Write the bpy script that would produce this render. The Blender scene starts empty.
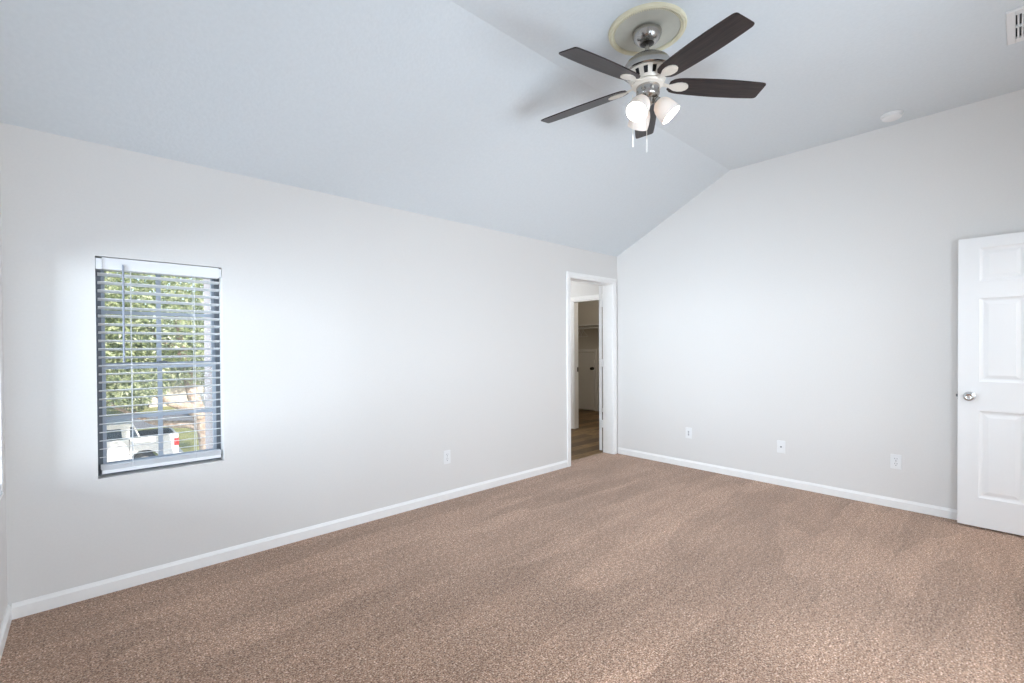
import bpy, bmesh, math, random
from mathutils import Vector, Matrix, Euler
random.seed(7)
S = bpy.context.scene
PI = math.pi
R = math.radians

# ---------------------------------------------------------------- camera
YAW, PITCH, ROLL = 0.82740, R(-0.58084), R(-0.29858)
fw = Vector((math.cos(YAW) * math.cos(PITCH), math.sin(YAW) * math.cos(PITCH), math.sin(PITCH)))
rt = Vector((math.sin(YAW), -math.cos(YAW), 0))
up = rt.cross(fw)
rt, up = math.cos(ROLL) * rt + math.sin(ROLL) * up, -math.sin(ROLL) * rt + math.cos(ROLL) * up
cam_data = bpy.data.cameras.new('camera')
cam = bpy.data.objects.new('camera', cam_data)
S.collection.objects.link(cam)
cam.matrix_world = Matrix(((rt.x, up.x, -fw.x, -4.7310), (rt.y, up.y, -fw.y, -3.2682), (rt.z, up.z, -fw.z, 1.30), (0, 0, 0, 1)))
cam_data.sensor_width = 36.0
cam_data.lens = 463.03 / 1024 * 36.0
cam_data.shift_y = 9.64 / 1024
cam_data.clip_start = 0.02
cam_data.clip_end = 300
S.camera = cam

# ---------------------------------------------------------------- world, sun, daylight, fill lights, exposure
S.view_settings.view_transform = 'Standard'
S.view_settings.look = 'None'
S.view_settings.gamma = 1.0
S.view_settings.use_curve_mapping = False
S.view_settings.exposure = 0.23
S.cycles.use_denoising = True
S.cycles.max_bounces = 14
S.cycles.diffuse_bounces = 10
S.cycles.transparent_max_bounces = 24
S.cycles.sample_clamp_indirect = 6.0

W = bpy.data.worlds.new('sky')
S.world = W
W.use_nodes = True
wn = W.node_tree.nodes
sky = wn.new('ShaderNodeTexSky')
sky.sky_type = 'NISHITA'
sky.sun_disc = False
sky.sun_elevation = R(32)
sky.sun_rotation = R(160)
W.node_tree.links.new(sky.outputs[0], wn['Background'].inputs[0])
wn['Background'].inputs[1].default_value = 0.30

def lamp(name, kind, loc, energy, col, **kw):
    d = bpy.data.lights.new(name, kind)
    d.energy = energy
    d.color = col
    for k, v in kw.items():
        setattr(d, k, v)
    o = bpy.data.objects.new(name, d)
    o.location = loc
    S.collection.objects.link(o)
    return o

sun = lamp('sun', 'SUN', (0, -20, 30), 6.2, (1.0, 0.93, 0.82), angle=R(0.6))
sun.rotation_euler = Vector((-0.30, 0.85, -0.56)).to_track_quat('-Z', 'Y').to_euler()
# daylight of the west window (left edge of the picture) and added room fill at an unseen south window (behind the camera)
WEST_P, SOUTH_P, HALL_P, CLOSET_P = 850.0, 58.0, 30.0, 17.0
a = lamp('west_window_daylight', 'AREA', (-8.5, -1.0, 1.25), WEST_P, (0.74, 0.87, 1.0), shape='RECTANGLE', size=3.2, size_y=2.4)
a.rotation_euler = Vector((1, 0, 0)).to_track_quat('-Z', 'Y').to_euler()
a = lamp('south_fill_light', 'AREA', (-2.9, -3.91, 1.25), SOUTH_P, (0.77, 0.885, 1.0), shape='RECTANGLE', size=1.5, size_y=1.2)  # fill light added to brighten the room from behind the camera
a.rotation_euler = Vector((0, 1, 0)).to_track_quat('-Z', 'Y').to_euler()
lamp('closet_fill_light', 'POINT', (1.9, 1.0, 2.3), CLOSET_P, (1.0, 0.92, 0.80), shadow_soft_size=0.10)  # unseen fill, added to brighten the closet
lamp('hallway_fill_light', 'POINT', (-0.55, -4.75, 2.2), 40.0, (0.93, 0.965, 1.0), shadow_soft_size=0.15)  # fill added in the unseen hallway to lift the room
lamp('hall_lamp_light', 'POINT', (-0.35, 1.9, 2.25), HALL_P, (0.94, 0.97, 1.0), shadow_soft_size=0.12)

# ---------------------------------------------------------------- materials
def mat(name, col=(0.8, 0.8, 0.8), rough=0.5, metal=0.0, **kw):
    m = bpy.data.materials.new(name)
    m.use_nodes = True
    b = m.node_tree.nodes['Principled BSDF']
    b.inputs['Base Color'].default_value = (*col, 1)
    b.inputs['Roughness'].default_value = rough
    b.inputs['Metallic'].default_value = metal
    for k, v in kw.items():
        b.inputs[k.replace('_', ' ')].default_value = v
    return m

def tex(m, kind, scale, coord='Object', vec_scale=None, rot=None, **kw):
    nt = m.node_tree
    tc = nt.nodes.new('ShaderNodeTexCoord')
    src = tc.outputs[coord]
    if vec_scale or rot:
        mp = nt.nodes.new('ShaderNodeMapping')
        if vec_scale: mp.inputs['Scale'].default_value = vec_scale
        if rot: mp.inputs['Rotation'].default_value = rot
        nt.links.new(src, mp.inputs[0])
        src = mp.outputs[0]
    t = nt.nodes.new('ShaderNodeTex' + kind)
    if 'Scale' in t.inputs: t.inputs['Scale'].default_value = scale
    for k, v in kw.items():
        if k in t.inputs: t.inputs[k].default_value = v
        else: setattr(t, k, v)
    nt.links.new(src, t.inputs['Vector'])
    return t

def ramp(m, src, stops):
    r = m.node_tree.nodes.new('ShaderNodeValToRGB')
    e = r.color_ramp.elements
    while len(e) < len(stops): e.new(0.5)
    for i, (p, c) in enumerate(stops):
        e[i].position = p
        e[i].color = (*c, 1)
    m.node_tree.links.new(src, r.inputs[0])
    return r

def bsdf(m): return m.node_tree.nodes['Principled BSDF']

def bump(m, src, strength=0.2, dist=0.002, prev=None):
    b = m.node_tree.nodes.new('ShaderNodeBump')
    b.inputs['Strength'].default_value = strength
    b.inputs['Distance'].default_value = dist
    m.node_tree.links.new(src, b.inputs['Height'])
    if prev: m.node_tree.links.new(prev.outputs[0], b.inputs['Normal'])
    m.node_tree.links.new(b.outputs[0], bsdf(m).inputs['Normal'])
    return b

def mix(m, a, b, fac, mode='MIX'):
    n = m.node_tree.nodes.new('ShaderNodeMix')
    n.data_type = 'RGBA'
    n.blend_type = mode
    for sock, v in ((n.inputs[0], fac), (n.inputs[6], a), (n.inputs[7], b)):
        if hasattr(v, 'links'): m.node_tree.links.new(v, sock)
        elif isinstance(v, tuple): sock.default_value = (*v, 1)
        else: sock.default_value = v
    return n.outputs[2]

def grainy(name, c0, c1, scale, rough, strength=0.15, dist=0.001, **kw):
    m = mat(name, c0, rough, **kw)
    t = tex(m, 'Noise', scale, Detail=4.0)
    r = ramp(m, t.outputs[0], [(0.3, c0), (0.7, c1)])
    m.node_tree.links.new(r.outputs[0], bsdf(m).inputs['Base Color'])
    bump(m, t.outputs[0], strength, dist)
    return m

M = {}
M['wall'] = grainy('greige_wall_paint', (0.742, 0.725, 0.706), (0.757, 0.74, 0.721), 90, 0.75, 0.12, 0.002)
M['ceiling'] = grainy('flat_white_ceiling_paint', (0.705, 0.75, 0.78), (0.73, 0.775, 0.805), 55, 0.9, 0.25, 0.004)
M['trim'] = grainy('white_trim_enamel', (0.90, 0.89, 0.875), (0.92, 0.91, 0.895), 30, 0.35, 0.02, 0.001)
M['door'] = mat('white_door_enamel', (0.87, 0.87, 0.87), 0.38)
t = tex(M['door'], 'Noise', 60, vec_scale=(3, 3, 0.25), Detail=5.0)
bump(M['door'], t.outputs[0], 0.10, 0.0015)
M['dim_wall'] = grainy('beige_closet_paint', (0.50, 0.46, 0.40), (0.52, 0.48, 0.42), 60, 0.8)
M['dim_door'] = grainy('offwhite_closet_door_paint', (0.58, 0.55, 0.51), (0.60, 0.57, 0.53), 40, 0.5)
M['nickel'] = mat('brushed_nickel', (0.44, 0.425, 0.405), 0.26, 1.0)
t = tex(M['nickel'], 'Noise', 40, vec_scale=(1, 1, 14), Detail=3.0)
bump(M['nickel'], t.outputs[0], 0.06, 0.0005)
M['chrome'] = mat('polished_chrome', (0.72, 0.73, 0.74), 0.12, 1.0)
M['bronze'] = mat('dark_bronze_metal', (0.035, 0.03, 0.026), 0.4, 0.6)
M['lit_nickel'] = mat('lamplit_nickel', (0.86, 0.81, 0.73), 0.32, 0.25)  # nickel with the lamps' warm glow put into its colour
M['dark'] = mat('dark_gap', (0.02, 0.02, 0.022), 0.7)
M['slot'] = mat('grey_outlet_slot', (0.16, 0.16, 0.17), 0.6)
M['plastic'] = mat('white_plastic', (0.84, 0.84, 0.84), 0.4)
M['pale_slot'] = mat('pale_grey_jack', (0.42, 0.42, 0.43), 0.6)
M['cream'] = grainy('aged_cream_plaster', (0.74, 0.69, 0.50), (0.78, 0.74, 0.57), 25, 0.6, 0.08)
M['cream_in'] = grainy('pale_plaster_disc', (0.56, 0.55, 0.48), (0.62, 0.61, 0.53), 12, 0.7, 0.05)
# fan blade wood
M['blade'] = mat('espresso_blade_wood', (0.04, 0.03, 0.028), 0.30, Specular_IOR_Level=0.28)
t = tex(M['blade'], 'Noise', 22, vec_scale=(0.25, 5, 5), Detail=6.0, Distortion=0.6)
r_ = ramp(M['blade'], t.outputs[0], [(0.35, (0.014, 0.010, 0.010)), (0.7, (0.046, 0.030, 0.027))])
M['blade'].node_tree.links.new(r_.outputs[0], bsdf(M['blade']).inputs['Base Color'])
bump(M['blade'], t.outputs[0], 0.05, 0.0005)
# frosted glass shade
M['frost'] = mat('frosted_white_glass', (0.90, 0.86, 0.82), 0.5)
nt = M['frost'].node_tree
tr = nt.nodes.new('ShaderNodeBsdfTranslucent'); tr.inputs[0].default_value = (0.95, 0.86, 0.76, 1)
mx = nt.nodes.new('ShaderNodeMixShader'); mx.inputs[0].default_value = 0.075
nt.links.new(bsdf(M['frost']).outputs[0], mx.inputs[1]); nt.links.new(tr.outputs[0], mx.inputs[2])
nt.links.new(mx.outputs[0], nt.nodes['Material Output'].inputs[0])
M['bulb'] = mat('lit_bulb', (1, 1, 1), 0.5)
bsdf(M['bulb']).inputs['Emission Color'].default_value = (1.0, 0.93, 0.83, 1)
bsdf(M['bulb']).inputs['Emission Strength'].default_value = 110.0
# glass pane / insect screen
def seethrough(name, col, amount):
    m = mat(name, col, 0.05)
    nt = m.node_tree
    tr = nt.nodes.new('ShaderNodeBsdfTransparent')
    mx = nt.nodes.new('ShaderNodeMixShader'); mx.inputs[0].default_value = amount
    nt.links.new(tr.outputs[0], mx.inputs[1]); nt.links.new(bsdf(m).outputs[0], mx.inputs[2])
    nt.links.new(mx.outputs[0], nt.nodes['Material Output'].inputs[0])
    return m
M['glass'] = seethrough('window_glass', (0.6, 0.7, 0.75), 0.05)
M['screen'] = seethrough('insect_screen', (0.25, 0.26, 0.27), 0.12)
M['sash'] = mat('grey_blue_aluminium', (0.38, 0.42, 0.485), 0.45)
M['frame'] = mat('dark_grey_aluminium', (0.13, 0.145, 0.165), 0.5)
M['slat'] = mat('white_blind_slat', (0.82, 0.83, 0.85), 0.4)
M['cord'] = mat('white_cord', (0.75, 0.76, 0.78), 0.7)
M['wand'] = mat('clear_grey_wand', (0.32, 0.35, 0.42), 0.25)
# carpet
def carpet():
    m = mat('brown_cut_pile_carpet', (0.35, 0.26, 0.21), 0.95)
    L = m.node_tree.links
    f1 = tex(m, 'Noise', 140, Detail=3.0, Roughness=0.7)
    f2 = tex(m, 'Voronoi', 150)
    base = ramp(m, f1.outputs[0], [(0.32, (0.05, 0.022, 0.010)), (0.44, (0.39, 0.212, 0.124)), (0.54, (0.63, 0.402, 0.275)), (0.66, (1.0, 0.84, 0.70))])
    tuft = ramp(m, f2.outputs[0], [(0.0, (1.0, 1.0, 1.0)), (0.8, (0.42, 0.39, 0.37))])
    c = mix(m, base.outputs[0], tuft.outputs[0], 0.7, 'MULTIPLY')
    f3 = tex(m, 'Noise', 48, Detail=2.0)
    fr = ramp(m, f3.outputs[0], [(0.38, (0.80, 0.76, 0.73)), (0.62, (1.16, 1.17, 1.18))])
    c = mix(m, c, fr.outputs[0], 1.0, 'MULTIPLY')
    # vacuum strokes: long ragged lanes of pile lying one way or the other
    nt = m.node_tree
    wob = tex(m, 'Noise', 3.2, Detail=4.0, Roughness=0.6)
    tc = nt.nodes.new('ShaderNodeTexCoord')
    off = nt.nodes.new('ShaderNodeVectorMath'); off.operation = 'MULTIPLY_ADD'
    nt.links.new(wob.outputs['Color'], off.inputs[0]); off.inputs[1].default_value = (0.5, 0.16, 0.0); nt.links.new(tc.outputs['Object'], off.inputs[2])
    mp = nt.nodes.new('ShaderNodeMapping'); mp.inputs['Scale'].default_value = (0.75, 4.2, 1.0); mp.inputs['Rotation'].default_value = (0, 0, R(-4))
    nt.links.new(off.outputs[0], mp.inputs[0])
    vo = nt.nodes.new('ShaderNodeTexVoronoi'); vo.inputs['Scale'].default_value = 1.0
    nt.links.new(mp.outputs[0], vo.inputs['Vector'])
    bwn = nt.nodes.new('ShaderNodeSeparateColor'); nt.links.new(vo.outputs['Color'], bwn.inputs[0])
    lr = ramp(m, bwn.outputs[0], [(0.0, (0.91, 0.90, 0.89)), (0.55, (1.0, 1.0, 1.0)), (1.0, (1.13, 1.14, 1.15))])
    c = mix(m, c, lr.outputs[0], 1.0, 'MULTIPLY')
    lanes = tex(m, 'Noise', 1.0, vec_scale=(0.7, 6.5, 1.0), rot=(0, 0, R(-3)), Detail=4.0, Roughness=0.62, Distortion=0.35)
    lr2 = ramp(m, lanes.outputs[0], [(0.38, (0.94, 0.935, 0.93)), (0.5, (1.0, 1.0, 1.0)), (0.64, (1.10, 1.105, 1.11))])
    c = mix(m, c, lr2.outputs[0], 1.0, 'MULTIPLY')
    patch = tex(m, 'Noise', 1.6, Detail=2.0)
    pr = ramp(m, patch.outputs[0], [(0.35, (0.92, 0.91, 0.90)), (0.65, (1.07, 1.07, 1.07))])
    c = mix(m, c, pr.outputs[0], 1.0, 'MULTIPLY')
    L.new(c, bsdf(m).inputs['Base Color'])
    bsdf(m).inputs['Sheen Weight'].default_value = 0.2
    bsdf(m).inputs['Sheen Roughness'].default_value = 0.5
    b1 = bump(m, f2.outputs[0], 0.5, -0.005)
    bump(m, f1.outputs[0], 0.6, 0.006, b1)
    return m
M['carpet'] = carpet()
def planks():
    m = mat('oak_plank_floor', (0.3, 0.2, 0.12), 0.55)
    br = tex(m, 'Brick', 1.0, vec_scale=(1, 1, 1), offset=0.37)
    br.inputs['Color1'].default_value = (0.26, 0.165, 0.078, 1)
    br.inputs['Color2'].default_value = (0.085, 0.05, 0.026, 1)
    br.inputs['Mortar'].default_value = (0.06, 0.04, 0.025, 1)
    br.inputs['Brick Width'].default_value = 1.1
    br.inputs['Row Height'].default_value = 0.15
    br.inputs['Mortar Size'].default_value = 0.003
    g = tex(m, 'Noise', 9, vec_scale=(0.6, 9, 1), Detail=6.0, Distortion=0.8)
    gr = ramp(m, g.outputs[0], [(0.36, (0.42, 0.39, 0.36)), (0.62, (1.2, 1.18, 1.14))])
    m.node_tree.links.new(mix(m, br.outputs[0], gr.outputs[0], 0.8, 'MULTIPLY'), bsdf(m).inputs['Base Color'])
    return m
M['plank'] = planks()
bsdf(M['plank']).inputs['Specular IOR Level'].default_value = 0.25
# outdoors
def brickm():
    m = mat('pink_brick', (0.5, 0.3, 0.25), 0.85)
    br = tex(m, 'Brick', 4.5)
    br.inputs['Color1'].default_value = (0.60, 0.36, 0.29, 1)
    br.inputs['Color2'].default_value = (0.46, 0.27, 0.22, 1)
    br.inputs['Mortar'].default_value = (0.62, 0.56, 0.50, 1)
    m.node_tree.links.new(br.outputs[0], bsdf(m).inputs['Base Color'])
    return m
M['brick'] = brickm()
M['siding'] = grainy('pale_pink_siding', (0.32, 0.265, 0.25), (0.38, 0.315, 0.30), 12, 0.8)
M['grass'] = grainy('sunlit_lawn', (0.20, 0.22, 0.06), (0.42, 0.40, 0.14), 3.5, 0.95, 0.4, 0.05)
M['concrete'] = grainy('pale_concrete', (0.55, 0.52, 0.48), (0.66, 0.63, 0.58), 2.0, 0.9, 0.1, 0.01)
M['asphalt'] = grainy('grey_asphalt', (0.20, 0.20, 0.21), (0.27, 0.27, 0.28), 4.0, 0.9, 0.1, 0.01)
M['bark'] = grainy('pale_oak_bark', (0.30, 0.21, 0.16), (0.66, 0.54, 0.45), 9, 0.9, 0.9, 0.08)
def leafm(name, dark, mid, light):
    m = mat(name, mid, 0.55)
    n = tex(m, 'Noise', 3.6, Detail=6.0, Roughness=0.8)
    r = ramp(m, n.outputs[0], [(0.34, dark), (0.5, mid), (0.64, light)])
    nt = m.node_tree
    nt.links.new(r.outputs[0], bsdf(m).inputs['Base Color'])
    tr = nt.nodes.new('ShaderNodeBsdfTranslucent')
    nt.links.new(r.outputs[0], tr.inputs[0])
    mx = nt.nodes.new('ShaderNodeMixShader'); mx.inputs[0].default_value = 0.4
    nt.links.new(bsdf(m).outputs[0], mx.inputs[1]); nt.links.new(tr.outputs[0], mx.inputs[2])
    nt.links.new(mx.outputs[0], nt.nodes['Material Output'].inputs[0])
    return m
M['oak_leaf'] = leafm('oak_leaves', (0.05, 0.085, 0.03), (0.36, 0.42, 0.22), (0.90, 0.90, 0.72))  # palest tone puts sun highlights into the leaf colour
M['far_leaf'] = leafm('far_leaves', (0.05, 0.07, 0.03), (0.22, 0.26, 0.13), (0.55, 0.56, 0.34))
M['carwhite'] = mat('white_car_paint', (0.80, 0.81, 0.82), 0.25)
M['carglass'] = mat('dark_car_glass', (0.05, 0.07, 0.10), 0.1)
M['tyre'] = mat('black_rubber', (0.025, 0.025, 0.027), 0.8)
M['rim'] = mat('silver_alloy', (0.55, 0.56, 0.58), 0.35, 0.6)
M['red'] = mat('red_lens', (0.65, 0.03, 0.03), 0.25)
M['liner'] = mat('black_bed_liner', (0.03, 0.03, 0.033), 0.7)
M['roof'] = grainy('grey_shingles', (0.16, 0.15, 0.145), (0.24, 0.225, 0.21), 6, 0.9)

# ---------------------------------------------------------------- builders
class MB:
    """collects shapes, then links them as one mesh object"""
    def __init__(self): self.v, self.f = [], []
    def add(self, vs, fs):
        n = len(self.v)
        self.v += [tuple(x) for x in vs]
        self.f += [tuple(i + n for i in f) for f in fs]
        return self
    def box(self, x0, y0, z0, x1, y1, z1, mtx=None):
        vs = [Vector((x, y, z)) for x in (x0, x1) for y in (y0, y1) for z in (z0, z1)]
        if mtx: vs = [mtx @ v for v in vs]
        return self.add(vs, [(0, 1, 3, 2), (4, 6, 7, 5), (0, 4, 5, 1), (2, 3, 7, 6), (0, 2, 6, 4), (1, 5, 7, 3)])
    def prism(self, poly, axis, a, b):
        """polygon (u,v) extruded along axis from a to b"""
        def P(u, v, w):
            return {'x': (w, u, v), 'y': (u, w, v), 'z': (u, v, w)}[axis]
        n = len(poly)
        vs = [P(u, v, a) for u, v in poly] + [P(u, v, b) for u, v in poly]
        return self.add(vs, [tuple(range(n)), tuple(range(2 * n - 1, n - 1, -1))] + [(i, i + n, (i + 1) % n + n, (i + 1) % n) for i in range(n)])
    def lathe(self, prof, seg=32, mtx=None, caps=True):
        """profile of (r, z) around z"""
        vs, fs, n = [], [], len(prof)
        for k in range(seg):
            c, s = math.cos(2 * PI * k / seg), math.sin(2 * PI * k / seg)
            vs += [Vector((r * c, r * s, z)) for r, z in prof]
        for k in range(seg):
            k2 = (k + 1) % seg
            fs += [(k * n + i, k2 * n + i, k2 * n + i + 1, k * n + i + 1) for i in range(n - 1)]
        if caps:
            if prof[0][0] > 1e-6: fs.append(tuple(k * n for k in range(seg))[::-1])
            if prof[-1][0] > 1e-6: fs.append(tuple(k * n + n - 1 for k in range(seg)))
        if mtx: vs = [mtx @ v for v in vs]
        return self.add(vs, fs)
    def tube(self, pts, rad, seg=10):
        pts = [Vector(p) for p in pts]
        rads = rad if isinstance(rad, (list, tuple)) else [rad] * len(pts)
        vs, fs = [], []
        ref = None
        for i, p in enumerate(pts):
            d = (pts[min(i + 1, len(pts) - 1)] - pts[max(i - 1, 0)]).normalized()
            if ref is None: ref = d.orthogonal().normalized()
            u = (ref - d * ref.dot(d)).normalized(); ref = u
            w = d.cross(u)
            vs += [p + rads[i] * (math.cos(2 * PI * k / seg) * u + math.sin(2 * PI * k / seg) * w) for k in range(seg)]
        for i in range(len(pts) - 1):
            fs += [(i * seg + k, i * seg + (k + 1) % seg, (i + 1) * seg + (k + 1) % seg, (i + 1) * seg + k) for k in range(seg)]
        n = len(pts)
        fs += [tuple(range(seg))[::-1], tuple((n - 1) * seg + k for k in range(seg))]
        return self.add(vs, fs)
    def build(self, name, m, parent=None, smooth=False, bevel=0.0, loc=None, rot=None):
        me = bpy.data.meshes.new(name)
        me.from_pydata(self.v, [], self.f)
        bm = bmesh.new(); bm.from_mesh(me)
        if len(bm.faces) < 20000:
            bmesh.ops.recalc_face_normals(bm, faces=bm.faces)
        bm.to_mesh(me); bm.free()
        o = bpy.data.objects.new(name, me)
        S.collection.objects.link(o)
        me.materials.append(M[m] if isinstance(m, str) else m)
        if smooth:
            me.polygons.foreach_set('use_smooth', [True] * len(me.polygons))
            try: me.set_sharp_from_angle(angle=R(38))
            except Exception: pass
        if bevel:
            b = o.modifiers.new('bevel', 'BEVEL'); b.width = bevel; b.segments = 2; b.limit_method = 'ANGLE'
        if parent: o.parent = parent
        if loc: o.location = loc
        if rot: o.rotation_euler = rot
        return o

def empty(name, loc=(0, 0, 0), rot=(0, 0, 0)):
    o = bpy.data.objects.new(name, None)
    S.collection.objects.link(o)
    o.location = loc; o.rotation_euler = rot
    o.empty_display_size = 0.1
    return o
def tag(o, label, cat, group=None):
    o['label'] = label; o['category'] = cat
    if group: o['group'] = group
    return o
def struct(o):
    o['kind'] = 'structure'
    return o

# ---------------------------------------------------------------- room shell
XW, YS = -5.022, -3.85           # inner faces of west and south walls (north wall y=0, east wall x=0)
EAVE, FLAT, CREASE = 2.377, 3.0404, -1.338
T = 0.144
WX0, WX1, WZ0, WZ1 = -4.692, -4.120, 0.612, 1.788     # north window opening
DX0, DX1, DZ = -0.869, -0.090, 2.040                  # doorway opening

struct(MB().box(XW - T, YS - T, -0.12, 0, T - 0.008, 0).build('floor', 'carpet'))
# north wall with the window and the doorway
w = MB()
for x0, x1, z0, z1 in ((XW - T, WX0, -0.12, EAVE), (WX0, WX1, -0.12, WZ0), (WX0, WX1, WZ1, EAVE), (WX1, DX0 - 0.018, -0.0, EAVE),
                       (DX0 - 0.018, DX1 + 0.018, DZ + 0.018, EAVE), (DX1 + 0.018, 0, 0, EAVE)):
    w.box(x0, 0, z0, x1, T, z1)
struct(w.build('wall_north', 'wall'))
gable = [(T, 0), (T, EAVE), (0, EAVE), (CREASE, FLAT), (YS - T, FLAT), (YS - T, 0)]
struct(MB().prism(gable, 'x', 0, 0.12).build('wall_east', 'wall'))
# west wall with window opening y -1.72..-0.12
w = MB()
CY0, CY1, CZ0, CZ1 = -1.72, -0.115, 0.63, 1.79
w.prism([(0, -0.12), (0, EAVE), (CY1, EAVE + (FLAT - EAVE) * CY1 / CREASE), (CY1, -0.12)], 'x', XW - T, XW)
zc = lambda y: EAVE + (FLAT - EAVE) * y / CREASE
w.prism([(CY1, CZ1), (CY1, zc(CY1)), (CREASE, FLAT), (CY0, FLAT), (CY0, CZ1)], 'x', XW - T, XW)
w.box(XW - T, CY0, -0.12, XW, CY1, CZ0)
w.box(XW - T, YS - T, -0.12, XW, CY0, FLAT)
struct(w.build('wall_west', 'wall'))
# south wall with an added window x -3.65..-2.15 (behind the camera) and a doorway near the east wall
w = MB()
SX0, SX1, SZ0, SZ1 = -3.66, -2.14, 0.63, 1.86
for x0, x1, z0, z1 in ((XW, SX0, 0, FLAT), (SX0, SX1, 0, SZ0), (SX0, SX1, SZ1, FLAT), (SX1, -0.925, 0, FLAT), (-0.925, -0.105, 2.06, FLAT), (-0.105, 0, 0, FLAT)):
    w.box(x0, YS - T, z0, x1, YS, z1)
struct(w.build('wall_south', 'wall'))
struct(MB().box(-2.0, YS - 1.80, -0.12, 0.12, YS - T, -0.004).build('floor_hallway', 'carpet'))
struct(MB().box(-2.0, YS - 1.80, 0, -1.9, YS - T, 2.44).box(0, YS - 1.80, 0, 0.12, YS - T, 2.44).box(-1.9, YS - 1.80, 0, 0, YS - 1.70, 2.44).build('wall_hallway', 'wall'))
struct(MB().box(-2.0, YS - 1.80, 2.44, 0.12, YS - T, 2.54).build('ceiling_hallway', 'ceiling'))
c = MB()
zt = 0.15
c.prism([(T, EAVE), (0, EAVE), (CREASE, FLAT), (YS - T, FLAT), (YS - T, FLAT + zt), (CREASE, FLAT + zt), (0, EAVE + zt), (T, EAVE + zt)], 'x', XW - T, 0.12)
struct(c.build('ceiling', 'ceiling'))

# baseboards
BH, BT = 0.074, 0.014
def base_prof(s=1): return [(0, 0), (0, BH), (s * 0.004, BH), (s * 0.008, BH - 0.010), (s * BT, BH - 0.018), (s * BT, 0)]
struct(MB().prism([(-u, v) for u, v in base_prof()], 'x', XW + BT, DX0 - 0.066).build('baseboard_north', 'trim'))
struct(MB().prism([(-u, v) for u, v in base_prof()], 'y', YS, -0.020).build('baseboard_east', 'trim'))
struct(MB().prism([(XW + u, v) for u, v in base_prof()], 'y', YS, -0.001).build('baseboard_west', 'trim'))

# ---------------------------------------------------------------- north window (window_1)
win = struct(empty('window_1', (WX0, 0, WZ0)))
def wbox(name, m, boxes, parent=win, bevel=0.0):
    b = MB()
    for x0, y0, z0, x1, y1, z1 in boxes:
        b.box(x0 - WX0, y0, z0 - WZ0, x1 - WX0, y1, z1 - WZ0)
    return b.build(name, m, parent, bevel=bevel)
FY0, FY1 = 0.082, 0.142
wbox('frame', 'frame', [(WX0, FY0, WZ0, WX0 + 0.022, FY1, WZ1), (WX1 - 0.022, FY0, WZ0, WX1, FY1, WZ1),
                        (WX0 + 0.022, FY0, WZ0, WX1 - 0.022, FY1, WZ0 + 0.03), (WX0 + 0.022, FY0, WZ1 - 0.03, WX1 - 0.022, FY1, WZ1)])
a0, a1, zm = WX0 + 0.022, WX1 - 0.022, 1.200
def sash(name, z0, z1, y0, y1, mid):
    cx = (a0 + a1) / 2 - 0.012
    o = wbox(name, 'sash', [(a0, y0, z0, a0 + 0.016, y1, z1), (a1 - 0.016, y0, z0, a1, y1, z1),
                            (a0 + 0.016, y0, z0, a1 - 0.016, y1, z0 + 0.034), (a0 + 0.016, y0, z1 - 0.030, a1 - 0.016, y1, z1)])
    ym = (y0 + y1) / 2
    wbox('muntin', 'sash', [(cx - 0.011, ym - 0.008, z0 + 0.034, cx + 0.011, ym + 0.008, z1 - 0.030)], o).location = (0, 0, 0)
    wbox('muntin', 'sash', [(a0 + 0.016, ym - 0.0075, mid - 0.010, cx - 0.011, ym + 0.0075, mid + 0.010), (cx + 0.011, ym - 0.0075, mid - 0.010, a1 - 0.016, ym + 0.0075, mid + 0.010)], o)
    wbox('glass_pane', 'glass', [(a0 + 0.016, ym - 0.0015, z0 + 0.034, a1 - 0.016, ym + 0.0015, z1 - 0.030)], o)
    return o
sash('upper_sash', zm - 0.014, WZ1 - 0.03, 0.112, 0.134, 1.500)
sash('lower_sash', WZ0 + 0.03, zm + 0.016, 0.086, 0.108, 0.917)
wbox('insect_screen', 'screen', [(a0, 0.136, WZ0 + 0.03, a1, 0.1375, zm)])
wbox('sash_lock', 'frame', [(-4.43, 0.070, zm + 0.016, -4.385, 0.1, zm + 0.026)])

# venetian blind in the north window
bl = empty('window_blind', (WX0, 0, WZ0))
tag(bl, 'white horizontal slat blind, slats open, in the small window of the left wall', 'window blind')
wb = lambda name, m, boxes, bevel=0.0, parent=bl: wbox(name, m, boxes, parent, bevel)
wb('headrail', 'slat', [(WX0 + 0.026, 0.002, WZ1 - 0.066, WX1 - 0.014, 0.060, WZ1 - 0.004)], 0.002)
wb('mounting_bracket', 'slat', [(WX0 + 0.002, -0.004, WZ1 - 0.068, WX0 + 0.026, 0.062, WZ1 - 0.012)], 0.001)
wb('mounting_bracket', 'slat', [(WX1 - 0.014, 0.0, WZ1 - 0.058, WX1 - 0.003, 0.062, WZ1 - 0.010)], 0.001)
s = MB()
zs = WZ1 - 0.092
tilt = R(11.5)
slat_z = []
while zs > 0.712:
    slat_z.append(zs)
    zs -= 0.0445
for z in slat_z:
    mt = Matrix.Translation((0.572 / 2, 0.040, z - WZ0)) @ Matrix.Rotation(-tilt, 4, 'X')
    hw = 0.572 / 2 - 0.008
    s.box(-hw, -0.025, -0.0013, hw, 0.025, 0.0013, mt)
s.build('slats', 'slat', bl)
wb('bottom_rail', 'slat', [(WX0 + 0.016, 0.012, 0.632, WX1 - 0.012, 0.066, 0.652), (WX0 + 0.012, 0.013, 0.654, WX1 - 0.010, 0.065, 0.6575),
                           (WX0 + 0.012, 0.013, 0.660, WX1 - 0.010, 0.065, 0.6635), (WX0 + 0.012, 0.013, 0.666, WX1 - 0.010, 0.065, 0.6695),
                           (WX0 + 0.012, 0.013, 0.672, WX1 - 0.010, 0.065, 0.6755)], 0.001)
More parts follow.
